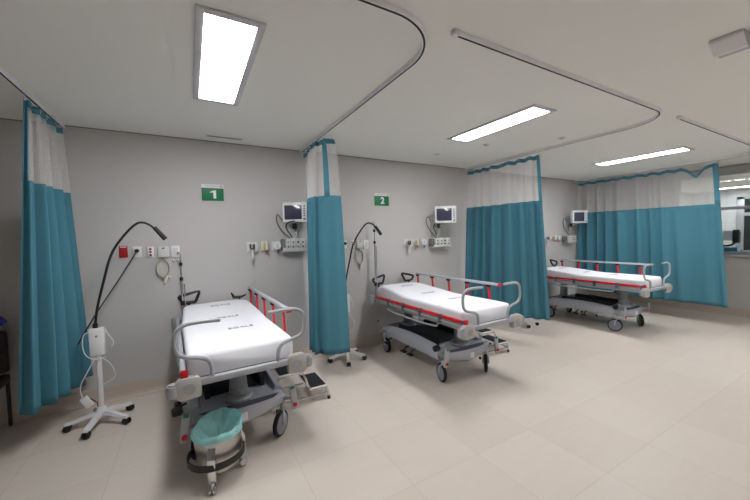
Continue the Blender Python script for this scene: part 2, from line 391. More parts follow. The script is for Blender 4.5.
def curtain(label, loc, top, bot, nf, amp_t, amp_b, zt, zm, zb, bands, uvw, seed=0, droop=None, hooks=8, phase=0, res=260, zbf=None, zmf=None, damp=None, ease=1):
    t = empty('curtain', loc, 0, label, 'curtain', 'teal bay curtains')
    N = 400
    PT, _ = resample(top, N); PB, _ = resample(bot, N)
    rnd = random.Random(seed); ph = [rnd.uniform(0, 6.28) for _ in range(6)]; aa = [rnd.uniform(.5, 1.25) for _ in range(64)]
    def at(P, s):
        x = min(max(s, 0), 1)*(N-1); k = min(int(x), N-2); return P[k].lerp(P[k+1], x-k)
    def pos(s, z):
        q = (zt-z)/(zt-zb); q = min(max(q, 0), 1)
        p = at(PT, s).lerp(at(PB, s), q**ease)
        d = (at(PB, s+.02)-at(PB, s-.02)); d = d.normalized() if d.length > 1e-6 else Vector((0, -1)); nn = Vector((-d.y, d.x))
        u = s*nf+.25*math.sin(3.1*s*nf/2+ph[0])
        k = int(u) % 64; f_ = u-int(u); am = aa[k]*(1-f_)+aa[(k+1) % 64]*f_
        wv = math.sin(2*PI*u+phase+.35*math.sin(q*2.2+ph[1]))
        wv = wv+.22*math.sin(4*PI*u+ph[2])
        a = (amp_t+(amp_b-amp_t)*q**.7)*am*(damp(s) if damp else 1)
        edge = min(1, s/.03, (1-s)/.03)
        p = p+nn*wv*a*edge+nn*.012*math.sin(5*s+q*3+ph[3])*q
        return p
    dr = droop or (lambda s: 0)
    zmf = zmf or (lambda s: zm)
    top_ = lambda s: zt-.012*abs(math.sin(PI*s*hooks))-dr(s)
    zb_ = zbf or (lambda s: zb)
    hem = .055
    fabric('cloth_panel', 'teal', t, 0, 1, zmf, lambda s: zb_(s), pos, res, 26, uvw)
    fabric('mesh_panel', 'net', t, 0, 1, lambda s: top_(s)-hem, zmf, pos, res, 8, uvw, thick=0)
    fabric('top_hem', 'teal_hem', t, 0, 1, top_, lambda s: top_(s)-hem, pos, res, 2, uvw)
    for (a, b) in bands:
        def pos2(s, z, a=a, b=b):
            p = pos(s, z); d = (at(PB, s+.02)-at(PB, s-.02)).normalized(); return p+Vector((-d.y, d.x))*0
        fabric('side_hem', 'teal_hem', t, a, b, lambda s: top_(s)-.002, lambda s: zmf(s)-.01, pos2, max(3, int(res*(b-a))), 8, uvw, thick=.006)
    for k in range(hooks+1):
        s = k/hooks; p = pos(min(max(s, .004), .996), zt)
        if dr(s) > .01: continue
        h = MB().tube([(p.x, p.y, H-loc[2]-.03), (p.x, p.y, zt-.02)], .0035, 6).box(p.x-.008, p.x+.008, p.y-.008, p.y+.008, zt-.022, zt-.008, .002)
        h.build('hook', 'white_plastic', t)
    return t
# local coordinates: plan relative to the track line at the wall
curtain('tall teal curtain at the far left edge beside the exam lamp', (XT[0], 0, 0), [(0, -.08), (0, -.86)], [(.08, -.06), (.06, -.3), (.02, -.56), (-.06, -.74), (-.17, -.80)], 4.5, .034, .062, H-.052, 2.15, .33, [(.94, 1.0)], 1.5, seed=3, hooks=5)
curtain('narrow bunched teal curtain between the first and second stretchers', (XT[1], 0, 0), [(-.055, -.06), (-.055, -.82), (.0, -.87), (.06, -.84)], [(.03, -.08), (.02, -.30), (-.17, -.46), (-.20, -.64), (-.18, -.76), (-.10, -.84), (.05, -.89), (.17, -.90)], 10, .026, .03, H-.052, 2.13, .33, [(.80, .87)], 2.0, seed=11, hooks=6, ease=.4, damp=lambda s: .5 if s < .3 else (1.2 if s < .66 else max(.12, 1.2-12*(s-.66))))
curtain('pleated teal curtain hanging right of the second stretcher', (XT[2], 0, 0), [(-.095, -.05), (-.095, -1.42)], [(-.22, -.06), (-.10, -.4), (.06, -.98), (.24, -1.36)], 6.5, .04, .046, H-.06, 2.12, .33, [(.965, 1.0)], 2.0, seed=5, hooks=8)
def dr4(s):
    return .15*math.exp(-((s-.875)/.045)**2)+.02*math.sin(31*s)**2*(s < .78)
curtain('very wide teal curtain drawn across behind the third stretcher', (XT[3], 0, 0), [(0, -.06), (0, -2.20), (0, -2.34)], [(.0, -.05), (0, -1.2), (0, -2.25), (-.03, -2.50)], 10, .03, .062, H-.06, 2.07, .33, [(.97, 1.0)], 3.2, seed=9, hooks=13, damp=lambda s: 1.25-.95*max(0, min(1, (s-.45)/.3))*(1 if s < .93 else .6), droop=dr4, res=420)

# ------------------------------------------------------------------ stretcher
ZM = .885    # mattress top at the foot
def ztop(y):
    t = min(max((y+.05)/.85, 0), 1); return ZM+.055*t*t*(3-2*t)
def make_stretcher():
    t = empty('stretcher', (0, 0, 0))
    # ---- wheeled base
    n = 24; rings = []
    def deck(y):          # half width, low z of the side
        a = abs(y)/.74; return .31*(1-.10*(1-min(1, a*1.6))), .2
    # bow-ended shroud outline
    def bow(hw, L, bw, k=10):
        pts = []
        for i in range(k+1):
            u = -1+2*i/k; pts.append((u*hw, -L-bw*(1-u*u)))
        for i in range(k+1):
            u = 1-2*i/k; pts.append((u*hw, L+bw*(1-u*u)))
        return pts
    MB().loft([[(x*.93, y*.96, .2+.05*abs(x)/.3) for x, y in bow(.33, .65, .05)], [(x, y, .235+.05*abs(x)/.3) for x, y in bow(.345, .665, .055)], [(x, y, .335) for x, y in bow(.345, .665, .055)], [(x*.97, y*.985, .352) for x, y in bow(.335, .665, .055)]]).build('base_shroud', 'shroud', t, angle=50)
    # raised side fairings along the base
    for sx in (-1, 1):
        r_ = []
        for i in range(13):
            y = -.55+1.1*i/12; hgt = .035+.035*math.cos(PI*(y)/1.2); x0 = .345
            r_.append([(sx*(x0-.07), y, .345), (sx*(x0+.005), y, .25), (sx*(x0+.02), y, .31), (sx*(x0+.0), y, .345+hgt*.6), (sx*(x0-.05), y, .345+hgt)])
        MB().loft(r_).build('side_fairing', 'shroud', t, angle=60)
    MB().prism([(-.24, -.36), (.24, -.36), (.24, .36), (-.24, .36)], .345, .375, bev=.01).prism([(-.24, -.40), (-.20, -.40), (-.20, .40), (-.24, .40)], .35, .43, bev=.008).prism([(.20, -.40), (.24, -.40), (.24, .40), (.20, .40)], .35, .43, bev=.008).build('storage_tray', 'grip', t)
    MB().prism([(-.3, -.62), (.3, -.62), (.25, -.675), (.12, -.70), (-.12, -.70), (-.25, -.675)], .350, .356).build('deck_plate', 'shroud_dark', t)
    MB().prism([(-.3, .42), (.3, .42), (.25, .675), (.12, .70), (-.12, .70), (-.25, .675)], .350, .356).build('deck_plate', 'shroud_dark', t)
    for y in (-.53, .50):
        c = MB().lathe([(0, .35), (.106, .35), (.106, .385), (.098, .40), (.072, .41), (.071, .455), (.066, .46), (.068, .465), (.067, .51), (.062, .515), (.064, .52), (.063, .565), (.058, .57), (.060, .575), (.058, .66), (0, .66)], 28, (0, y, 0))
        col = c.build('lift_column', 'column', t)
        MB().lathe([(.107, .372), (.111, .376), (.111, .384), (.107, .388)], 28, (0, y, 0)).build('collar_ring', 'grey_paint', col)
    # castors
    for sx, sy, a in ((-1, -1, .25), (1, -1, .8), (-1, 1, .08), (1, 1, .6)):
        px, py = sx*.335, sy*.62; d = Vector((math.sin(a), math.cos(a), 0))*.0; ax = Vector((math.cos(a), -math.sin(a), 0)); off = Vector((math.sin(a), math.cos(a), 0))*.05*(1 if (sx, sy) == (-1, -1) else -1)
        c = Vector((px, py, .105))+off
        fk = MB().cyl((px, py, .215), (px, py, .27), .028)
        fk.tube([(px, py, .225), c+Vector((0, 0, .075))+ax*.032, c+ax*.032], .011, 8, smooth=1); fk.tube([(px, py, .225), c+Vector((0, 0, .075))-ax*.032, c-ax*.032], .011, 8, smooth=1)
        ct = fk.build('castor', 'grey_paint', t)
        q = ax.to_track_quat('Z', 'Y').to_matrix().to_4x4()
        MB().lathe([(.082, -.019), (.098, -.017), (.104, -.009), (.105, 0), (.104, .009), (.098, .017), (.082, .019)], 32, c, q).build('tyre', 'rubber', ct)
        MB().lathe([(0, -.026), (.065, -.024), (.087, -.018), (.087, .018), (.065, .024), (0, .026)], 32, c, q).build('wheel_disc', 'wheel_grey', ct)
    # corner brake arms with a green and a red end
    for sx in (-1, 1):
        for sy in (-1, 1):
            m = T(sx*.392, sy*.735, .35) @ Ry(-sx*.12)
            a = MB().cyl((sx*.33, sy*.66, .31), (sx*.392, sy*.735, .33), .012).box(-.027, .027, -.012, .012, -.115, .085, .006, mtx=m).build('brake_pedal', 'grey_paint', t)
            MB().cyl(m @ Vector((0, sy*.010, -.075)), m @ Vector((0, sy*.024, -.075)), .018, bev=.003).build('red_button', 'red', a)
            MB().box(-.018, .018, -.014, .014, .062, .084, .003, mtx=m).build('green_tip', 'green', a)
    for sx in (-1,):
        for y in (-.12, .02, .42):
            MB().tube([(sx*.33, y, .25), (sx*.40, y, .235), (sx*.43, y, .20)], .009, 8).box(sx*.43-.028, sx*.43+.028, y-.045, y+.045, .185, .203, .007).build('foot_pedal', 'black', t)
    MB().cyl((-.43, -.62, .42), (-.33, -.62, .44), .014).build('height_lever', 'grey_paint', t)
    MB().cyl((-.47, -.62, .415), (-.40, -.62, .42), .034, bev=.008).build('lever_knob', 'black', t)
    MB().box(-.03, .03, -.730, -.716, .255, .315, .002).build('warning_sticker', 'white_plastic', t)
    # ---- litter frame
    f = MB()
    f.box(-.36, -.32, -.90, .86, .685, .735, .008); f.box(.32, .36, -.90, .86, .685, .735, .008)
    for y in (-.45, 0, .45, .84): f.box(-.34, .34, y-.02, y+.02, .685, .725, .006)
    f.build('litter_frame', 'grey_paint', t)
    MB().box(-.33, .33, -.87, .85, .725, .742, .006).build('litter_deck', 'shroud_dark', t)
    MB().box(-.40, .40, -.965, -.915, .70, .748, .014).build('foot_crossbar', 'grey_tube', t)
    u = MB().box(-.16, .16, -.60, .58, .655, .70, .012); u.tube([(-.28, -.44, .70), (-.12, -.53, .66), (.12, -.53, .66), (.28, -.44, .70)], .016, 8, smooth=1); u.tube([(-.28, .44, .70), (-.12, .5, .66), (.12, .5, .66), (.28, .44, .70)], .016, 8, smooth=1)
    u.build('lift_bridge', 'grey_paint', t)
    # ---- corner bumpers
    for sx in (-1, 1):
        for sy in (-1, 1):
            cx, cy = sx*.38, sy*.94
            y0, y1 = (cy-.032, cy+.03) if sy < 0 else (cy-.06, cy-.02)
            if sy < 0:
                b = MB().prism([(cx-.088*sx, .635), (cx+.03*sx, .625), (cx+.06*sx, .65), (cx+.062*sx, .745), (cx+.03*sx, .775), (cx-.07*sx, .772), (cx-.09*sx, .75)], y0, y1, axis=1, bev=.012)
            else:
                b = MB().box(cx-.05, cx+.05, y0, y1, .66, .76, .012)
            bo = b.build('corner_bumper', 'bumper', t)
            if sy < 0:
                MB().cyl((cx-.02*sx, y0-.006, .70), (cx-.02*sx, y0+.01, .70), .036, bev=.004).build('bumper_disc', 'grey_tube', bo)
                MB().cyl((cx+.072*sx, cy, .655), (cx+.072*sx, cy, .745), .036, bev=.01).build('bumper_roller', 'grey_tube', bo)
            else:
                MB().cyl((cx+.03*sx, cy-.02, .67), (cx+.03*sx, cy-.02, .80), .042, bev=.01).build('bumper_roller', 'grey_paint', bo)
    # ---- push handles at the foot
    for sx in (-1, 1):
        P = [(.22, .745), (.225, .83), (.245, .865), (.29, .885), (.385, .905), (.425, .94), (.435, 1.02), (.42, 1.09), (.37, 1.122), (.27, 1.125), (.16, 1.12)]
        MB().tube([(sx*x, -.945, z) for x, z in P], .0138, 12, smooth=2).build('push_handle', 'grey_tube', t)
    # ---- black head handles
    for sx in (-1, 1):
        m = T(sx*.265, .895, .955)
        Q = [(sx*.06, 0), (sx*-.05, .0), (sx*-.06, .0), (sx*-.105, .105), (sx*-.10, .12), (sx*.09, .075), (sx*.11, .06)]
        MB().tube([m @ Vector((x, .03*z/.14+.02, z)) for x, z in Q], .0165, 8, closed=True, smooth=1).tube([(sx*.29, .85, .74), (sx*.28, .915, .82), (sx*.27, .92, .965)], .013, 8).build('head_handle', 'black', t)
    # ---- mattress in its sheet
    bm = bmesh.new(); ny, nx = 60, 28; rows = []
    Y0, Y1 = -.885, .86
    for j in range(ny+1):
        v = j/ny; y = Y0+(Y1-Y0)*v
        hw = .368
        e0 = y-Y0; e1 = Y1-y
        if e1 < .16: hw -= .16-math.sqrt(max(0, .16**2-(.16-e1)**2)) if e1 >= 0 else 0
        if e0 < .05: hw -= .05-math.sqrt(max(0, .05**2-(.05-e0)**2))
        hw -= .035*min(1, max(0, (y-.2)/.6))
        zt = ztop(y); r_ = .032; zb = .738+(zt-ZM)*.6
        drop = 0
        if e0 < .03: drop = .03-math.sqrt(max(0, .03**2-(.03-e0)**2))
        if e1 < .03: drop = .03-math.sqrt(max(0, .03**2-(.03-e1)**2))
        zt -= drop*.9
        prof = [(-hw, zb)]
        for k in range(6): a = PI-k*PI/2/5; prof.append((-hw+r_+r_*math.cos(a), zt-r_+r_*math.sin(a)))
        for k in range(1, 12): prof.append(((-hw+r_)+(2*hw-2*r_)*k/12, zt))
        for k in range(6): a = PI/2-k*PI/2/5; prof.append((hw-r_+r_*math.cos(a), zt-r_+r_*math.sin(a)))
        prof.append((hw, zb))
        row = []
        for k, (x, z) in enumerate(prof):
            nz_ = noise.noise(Vector((x*5, y*3, 1.3)))*.004+noise.noise(Vector((x*2, y*14, 4)))*.003
            side = 1 if 0 < k < len(prof)-1 else 0
            xx = x*(1+.012*noise.noise(Vector((3, y*7, z*9))))
            row.append(bm.verts.new((xx, y, z+nz_*side)))
        rows.append(row)
    for A, C in zip(rows, rows[1:]):
        for k in range(len(A)-1): bm.faces.new((A[k], A[k+1], C[k+1], C[k]))
        bm.faces.new((A[0], C[0], C[-1], A[-1]))
    bm.faces.new(rows[0]); bm.faces.new(rows[-1][::-1]); bmesh.ops.recalc_face_normals(bm, faces=bm.faces)
    mb = MB(); mb.bm.free(); mb.bm = bm
    mt = mb.build('mattress', 'sheet', t, angle=70)
    mt['label'] = 'mattress under a white fitted sheet with grey print'
    for (x, y, s) in ((.02, .60, .070), (.03, .14, .070), (.07, -.32, .075)):
        text_obj('EGALS', s, 'sheet_print', 'print', mt, T(x, y, 0), fn=lambda c: Vector((c.x, c.y, ztop(c.y)+.005+c.z)), xs=1.0, extrude=.001, bold=-.001)
    # ---- raised rail on the right, folded rail on the left
    rr = MB(); x = .385; zr = 1.065
    rr.box(x-.02, x+.02, -.70, .86, zr-.016, zr+.016, .011, 3); rl = rr.build('raised_rail', 'grey_tube', t)
    MB().box(x-.023, x+.023, -.725, -.695, zr-.02, zr+.018, .008).build('rail_end', 'red', rl)
    for k in range(5):
        y = .80-k*.345; MB().prism([(y-.0-.014, .76), (y+.014, .76), (y+.014+.03, zr-.012), (y-.014+.03, zr-.012)], x-.009, x+.009, axis=0, bev=.004).build('rail_post', 'red', rl)
        MB().box(x-.02, x+.02, y+.005, y+.055, zr-.04, zr-.014, .005).build('post_joint', 'rubber', rl)
    MB().box(x-.012, x+.012, -.70, .84, .735, .765, .006).build('rail_base', 'grey_paint', rl)
    x = -.385; fr = MB().box(x-.018, x+.018, -.90, .84, .730, .760, .009).build('folded_rail', 'grey_tube', t)
    MB().box(x-.022, x+.022, -.955, -.92, .765, .82, .010).build('rail_end', 'red', fr)
    for k in range(5):
        y1 = .80-k*.345; MB().box(x-.012, x+.012, y1-.345, y1, .772, .804, .005).build('rail_post', 'red', fr)
        MB().box(x-.022, x+.012, y1-.355, y1-.31, .72, .808, .006).build('post_joint', 'shroud_dark', fr)
    MB().tube([(x, .5, .66), (x-.03, .3, .655), (x-.03, -.3, .655), (x, -.5, .66)], .011, 8, smooth=1).tube([(x, .5, .66), (-.34, .5, .71)], .009, 6).tube([(x, -.5, .66), (-.34, -.5, .71)], .009, 6).build('release_bar', 'grey_tube', t)
    return t
def drip_pole(t, zt):
    px, py = -.335, .905
    pl = MB().cyl((px, py, .75), (px, py, zt-.28), .0095).cyl((px+.026, py, .75), (px+.026, py, zt-.33), .007).cyl((px, py, zt-.28), (px, py, zt), .0065)
    pl.tube([(px, py, zt), (px-.005, py, zt+.03), (px-.025, py, zt+.03), (px-.03, py, zt+.01)], .005, 6, smooth=1).box(px-.05, px+.04, py-.03, py+.02, .70, .76, .006)
    dp = pl.build('drip_pole', 'chrome', t)
    for z in (zt-.27, zt-.10): MB().cyl((px, py, z-.02), (px, py, z+.02), .018, bev=.004).build('pole_clamp', 'black', dp)
    MB().cyl((px, py, .93), (px, py, .98), .02).build('pole_clamp', 'black', dp)
s1 = make_stretcher()
SG = 'hospital stretchers along the wall'
BASE = ('base_shroud', 'side_fairing', 'storage_tray', 'deck_plate', 'lift_column', 'castor', 'brake_pedal', 'foot_pedal', 'height_lever', 'lever_knob', 'warning_sticker')
s1.location = (.272, -.92, 0); s1.rotation_euler.z = math.radians(2.6)
s2 = copy_tree(s1); s2.location = (2.695, -1.045, 0); s2.rotation_euler.z = math.radians(.6)
s3 = copy_tree(s1); s3.location = (6.40, -1.09, 0); s3.rotation_euler.z = math.radians(-1)
for t, z in ((s1, 1.50), (s2, 1.84), (s3, 1.5)): drip_pole(t, z)
for t in (s2, s3):          # their wheeled bases sit a little nearer the wall under the litter
    for c in kids(t):
        if c.name.split('.')[0] in BASE: c.location.y += .11 if t is s2 else .05; c.location.x += .035 if t is s2 else 0
cf = [c for c in kids(s3) if c.name.split('.')[0] == 'castor'][0]      # its front castor is swivelled round
_p = Vector((-.335, -.62, 0)); _r = Matrix.Rotation(.62, 3, 'Z'); cf.rotation_euler.z = .62; cf.location = Vector((0, .05, 0)) + _p - _r @ _p
for c in kids(s1):          # the nearest stretcher's left rail is folded with its grey tube uppermost
    if c.name.split('.')[0] == 'folded_rail':
        for g in kids(c):
            if g.name.split('.')[0] in ('rail_post', 'post_joint'): bpy.data.objects.remove(g)
        MB().box(-.412, -.372, -.92, .84, .755, .81, .016, 3).build('rail_cover', 'grey_tube', c)
tag(s1, 'white-sheeted hospital stretcher nearest the camera, behind the steel bin', 'stretcher', SG)
tag(s2, 'white-sheeted hospital stretcher standing under the number 2 sign', 'stretcher', SG)
tag(s3, 'farthest hospital stretcher, standing before the wide teal curtain', 'stretcher', SG)

# ------------------------------------------------------------------ step stools
def make_stool():
    t = empty('step_stool', (0, 0, 0))
    f = MB()
    for y in (-.165, .165):
        f.tube([(-.27, y, .02), (-.27, y, .27), (-.25, y, .32), (-.20, y, .335), (-.04, y, .335), (.0, y, .30), (.04, y, .16), (.08, y, .14), (.20, y, .14), (.235, y, .125), (.25, y, .02)], .011, 10, smooth=2)
        f.tube([(-.27, y, .07), (.25, y, .07)], .009, 8)
    f.tube([(-.27, -.165, .07), (-.27, .165, .07)], .009, 8); f.tube([(.25, -.165, .07), (.25, .165, .07)], .009, 8)
    f.build('frame', 'chrome', t)
    for (x0, x1, z) in ((-.25, -.05, .335), (.04, .225, .14)):
        MB().box(x0, x1, -.175, .175, z-.004, z+.018, .004).build('step_edge', 'white_plastic', t)
        MB().box(x0+.006, x1-.006, -.168, .168, z+.012, z+.024, .003).build('step_tread', 'grip', t)
    for x in (-.27, .25):
        for y in (-.165, .165): MB().cyl((x, y, 0), (x, y, .035), .016, bev=.003).build('rubber_foot', 'black', t)
    return t
st1 = make_stool(); st1.location = (.93, -1.02, 0)
st2 = copy_tree(st1); st2.location = (3.56, -1.12, 0); st2.rotation_euler.z = math.radians(-3)
st3 = copy_tree(st1); st3.location = (7.12, -.85, 0); st3.rotation_euler.z = math.radians(-15)
TG = 'chrome step stools beside the stretchers'
tag(st1, 'chrome step stool with black treads right of the nearest stretcher', 'step stool', TG)
tag(st2, 'chrome step stool with black treads right of the middle stretcher', 'step stool', TG)
tag(st3, 'chrome step stool half hidden behind the farthest stretcher', 'step stool', TG)

# ------------------------------------------------------------------ exam lamps
def make_lamp():
    t = empty('exam_lamp', (0, 0, 0))
    b = MB().lathe([(0, .09), (.035, .09), (.045, .11), (.034, .15), (.028, .16), (0, .16)], 20)
    legs = []
    for k in range(5):
        a = 2*PI*k/5+math.radians(38); d = Vector((math.cos(a), math.sin(a), 0)); n = Vector((-d.y, d.x, 0)); rg = []
        for r_, z, w_, h in ((0.0, .105, .024, .018), (.10, .10, .024, .016), (.19, .075, .022, .013), (.255, .068, .020, .011)):
            c = d*r_+Vector((0, 0, z)); rg.append([c-n*w_-Vector((0, 0, h)), c+n*w_-Vector((0, 0, h)), c+n*w_*.8+Vector((0, 0, h)), c-n*w_*.8+Vector((0, 0, h))])
        lg = MB().loft(rg).build('base_leg', 'white_plastic', t)
        c = d*.24; cs = MB().cyl(c+Vector((0, 0, .03))-n*.024, c+Vector((0, 0, .03))-n*.006, .03, bev=.004).cyl(c+Vector((0, 0, .03))+n*.006, c+Vector((0, 0, .03))+n*.024, .03, bev=.004).cyl(c+Vector((0, 0, .03))-n*.01, c+Vector((0, 0, .03))+n*.01, .012).cyl(c+Vector((0, 0, .03)), c+Vector((0, 0, .062)), .009)
        cs.build('castor', 'black', lg)
    b.build('base_hub', 'white_plastic', t)
    MB().cyl((0, 0, .12), (0, 0, .66), .022).build('pole', 'white_plastic', t)
    bx = MB().box(-.055, .055, -.035, .035, .64, .89, .012).build('control_box', 'white_plastic', t)
    MB().cyl((0, -.034, .82), (0, -.039, .82), .009).build('button', 'ink', bx)
    G = [(-.01, 0, .88), (0, 0, 1.0), (.03, 0, 1.15), (.075, 0, 1.33), (.115, 0, 1.50), (.165, 0, 1.62), (.24, 0, 1.73), (.31, 0, 1.815), (.365, 0, 1.852), (.43, 0, 1.835), (.49, 0, 1.775)]
    MB().tube(G, .0105, 10, smooth=2).cyl((-.01, 0, .87), (-.008, 0, .93), .019).build('gooseneck', 'black', t)
    MB().cyl((.475, 0, 1.80), (.565, 0, 1.68), .019, .023, bev=.004).build('lamp_head', 'black', t)
    MB().tube([(-.056, 0, .86), (-.10, -.01, .84), (-.105, -.01, .70), (-.07, -.02, .63), (0, -.03, .60), (.06, -.03, .62)], .0045, 6, smooth=2).tube([(.056, 0, .87), (.09, -.01, .80), (.12, 0, .74), (.10, 0, .70)], .0045, 6, smooth=2).tube([(.01, -.028, .63), (.09, -.03, .56), (.13, -.02, .42), (.06, -.03, .38), (.0, -.03, .36)], .004, 6, smooth=2).tube([(-.02, -.03, .62), (-.08, -.03, .5), (-.14, -.03, .38), (-.12, -.03, .28)], .004, 6, smooth=2).build('white_cable', 'white_plastic', t)
    MB().box(-.03, .03, -.016, .016, -.05, .05, .006, mtx=T(-.09, -.04, .24) @ Ry(-.5)).build('power_adapter', 'white_plastic', t)
    MB().tube([(-.09, -.03, .28), (-.02, -.03, .22), (-.03, .02, .16)], .004, 6, smooth=1).build('adapter_cord', 'black', t)
    return t
e1 = make_lamp(); e1.location = (-.775, -.50, 0)
e2 = copy_tree(e1); e2.location = (1.785, -.31, 0); e2.rotation_euler.z = math.radians(-3)
e3 = copy_tree(e1); e3.location = (5.17, -.52, 0); e3.rotation_euler.z = math.radians(130)
EG = 'gooseneck exam lamps on five-legged white bases'
tag(e1, 'white exam lamp with black gooseneck beside the leftmost curtain', 'exam lamp', EG)
tag(e2, 'exam lamp half hidden behind the narrow bunched curtain', 'exam lamp', EG)
tag(e3, 'exam lamp whose castors show under the third curtain', 'exam lamp', EG)

# ------------------------------------------------------------------ steel bin with bag
bn = empty('pedal_bin', (.112, -1.815, 0), 0, 'round stainless steel bin with turquoise bag at the foot of the nearest stretcher', 'bin')
MB().lathe([(0, .10), (.125, .10), (.135, .115), (.155, .345), (.157, .35), (.150, .35), (.131, .12), (0, .12)], 40).build('bin_body', 'brushed', bn)
MB().lathe([(.176, .150), (.184, .150), (.184, .193), (.176, .193), (.176, .150)], 48, (-.012,0,0), Rx(-.04)).build('bumper_ring', 'black', bn)
for k in range(3):
    a = math.radians(-108+120*k); d = Vector((math.cos(a), math.sin(a), 0)); n = Vector((-d.y, d.x, 0))
    m = Matrix(((d.x, n.x, 0, 0), (d.y, n.y, 0, 0), (0, 0, 1, 0), (0, 0, 0, 1)))
    lg = MB().prism([(.139, .30), (.150, .30), (.178, .23), (.178, .13), (.166, .065), (.145, .065), (.158, .12), (.158, .2)], -.024, .024, axis=1, bev=.003, mtx=m).build('bracket_leg', 'chrome' if k == 0 else 'brushed', bn)
    c = d*.165; MB().cyl(c+Vector((0, 0, .03))-n*.02, c+Vector((0, 0, .03))-n*.004, .029, bev=.004).cyl(c+Vector((0, 0, .03))+n*.004, c+Vector((0, 0, .03))+n*.02, .029, bev=.004).cyl(c+Vector((0, 0, .03)), c+Vector((0, 0, .07)), .01).build('castor', 'chrome', lg)
    MB().cyl(c+Vector((0, 0, .013))-n*.017, c+Vector((0, 0, .013))+n*.017, .013).build('tyre', 'black', lg)
bm = MB(); rings = []; nn_ = 60
for (r_, z, am) in ((.157, .322, .006), (.160, .330, .008), (.161, .345, .008), (.160, .36, .01), (.152, .374, .01), (.143, .368, .014), (.133, .35, .018), (.115, .325, .025), (.08, .295, .03), (.045, .27, .02), (.01, .255, .002)):
    rg = []
    for k in range(nn_):
        a = 2*PI*k/nn_; q = noise.noise(Vector((math.cos(a)*2.4, math.sin(a)*2.4, z*7)))
        rr_ = r_+am*q*1.5+am*.5*math.sin(11*a+z*20)
        zz = z+.018*noise.noise(Vector((math.cos(a)*1.5, math.sin(a)*1.5, 5)))+.035*max(0, math.cos(a-1.1))*(1 if z > .34 else .3)
        rg.append((rr_*math.cos(a), rr_*math.sin(a), zz))
    rings.append(rg)
bg = bm.loft(rings, cap=False).build('bin_bag', 'bag', bn, angle=80)

# ------------------------------------------------------------------ wall fittings
def plate(name, x0, x1, z0, z1, m, label, cat, parts=None, d=.014, group=None):
    t = empty(name, ((x0+x1)/2, 0, (z0+z1)/2), 0, label, cat, group); hx, hz = (x1-x0)/2, (z1-z0)/2
    MB().box(-hx, hx, -d, 0, -hz, hz, .003).build('cover_plate', m, t)
    return t
def wall_sign(x0, x1, z0, z1, num, label):
    t = plate('bay_sign', x0, x1, z0, z1, 'sign_green', label, 'sign', d=.006, group='bay number signs'); hx, hz = (x1-x0)/2, (z1-z0)/2
    st = MB().box(-hx, hx, -.0075, -.005, hz*.56, hz, 0).build('white_strip', 'white_plastic', t, smooth=False)
    if num == '1':
        a = hz*.5; MB().prism([(.012-.008, -hz*.22-a), (.012+.022, -hz*.22-a), (.012+.022, -hz*.22+a), (.012-.002, -hz*.22+a), (-.028, -hz*.22+a*.62), (-.028, -hz*.22+a*.36), (.012-.008, -hz*.22+a*.52)], -.0085, -.005, axis=1).build('number', 'white_plastic', t, smooth=False)
    else: text_obj(num, hz*1.45, 'number', 'white_plastic', t, T(.012, -.0075, -hz*.22) @ Rx(PI/2), bold=.004)
    l = MB()
    for k in range(9): l.box(-hx*.7+k*.018, -hx*.7+k*.018+.012, -.0085, -.0074, hz*.76, hz*.82)
    l.build('small_print', 'ink', st, smooth=False)
    MB().torus((hx*.8, -.008, hz*.78), .011, .003, 16, 6, (0, 1, 0)).build('emblem', 'ink_red', st)
wall_sign(.14, .373, 2.125, 2.315, '1', 'green and white wall sign with the number 1 above the nearest stretcher')
wall_sign(2.445, 2.70, 2.122, 2.31, '2', 'green and white wall sign with the number 2 above the middle stretcher')

def sockets(dx, short=''):
    r_ = plate('red_socket', dx-.654, dx-.582, 1.497, 1.623, 'red_dark', ('red wall plate '+short), 'socket plate')
    MB().box(-.026, .026, -.0155, -.0135, .045, .055).build('caption', 'white_plastic', r_, smooth=False); MB().cyl((0, -.013, -.01), (0, -.016, -.01), .02).build('socket_face', 'red_dark', r_)
    s_ = plate('power_socket', dx-.54, dx-.462, 1.494, 1.612, 'white_plastic', 'white power socket '+short, 'socket')
    MB().cyl((0, -.012, .012), (0, -.05, .012), .020, bev=.004).build('socket_face', 'black', s_)
    q = plate('switch_plate', dx-.412, dx-.352, 1.49, 1.605, 'white_plastic', 'white plate with three small sockets '+short, 'switch')
    for z, m in ((.032, 'red_dark'), (0, 'red_dark'), (-.034, 'charcoal')): MB().cyl((0, -.012, z), (0, -.018, z), .012).build('socket_face', m, q)
    c = plate('nurse_call', dx-.312, dx-.212, 1.487, 1.60, 'offwhite', 'pale nurse call box with coiled cord '+short, 'call box', d=.035)
    MB().box(-.012, .012, -.038, -.034, .035, .048).build('indicator', 'charcoal', c)
    coil = MB()
    for i in range(4): coil.tube([(.0+.052*(1+.05*i)*math.sin(2*PI*k/24)-.01, -.02-.006*i, -.18+.088*(1+.04*i)*math.cos(2*PI*k/24)) for k in range(24)], .004, 6, closed=True)
    coil.tube([(0, -.02, -.05), (.005, -.02, -.09), (-.01, -.02, -.10)], .004, 6); coil.tube([(-.02, -.02, -.26), (.0, -.02, -.33), (-.005, -.02, -.38)], .005, 6)
    coil.build('coiled_cord', 'beige', c)
    MB().box(-.014, .014, -.012, .012, -.045, .045, .008, mtx=T(.01, -.025, -.30) @ Ry(.35)).box(.035, .06, -.035, -.012, -.295, -.27, .006).build('call_handset', 'offwhite', c)
    p = plate('blank_plate', dx-.19, dx-.108, 1.478, 1.607, 'white_plastic', 'white printed wall plate '+short, 'wall plate')
    l = MB()
    for k in range(4): l.box(-.02, .02, -.0155, -.0135, .03-.02*k, .033-.02*k)
    l.build('small_print', 'ink', p, smooth=False)
    return s_
sockets(0, 'left of the number 1 sign')
sockets(2.43, 'under the number 2 sign')

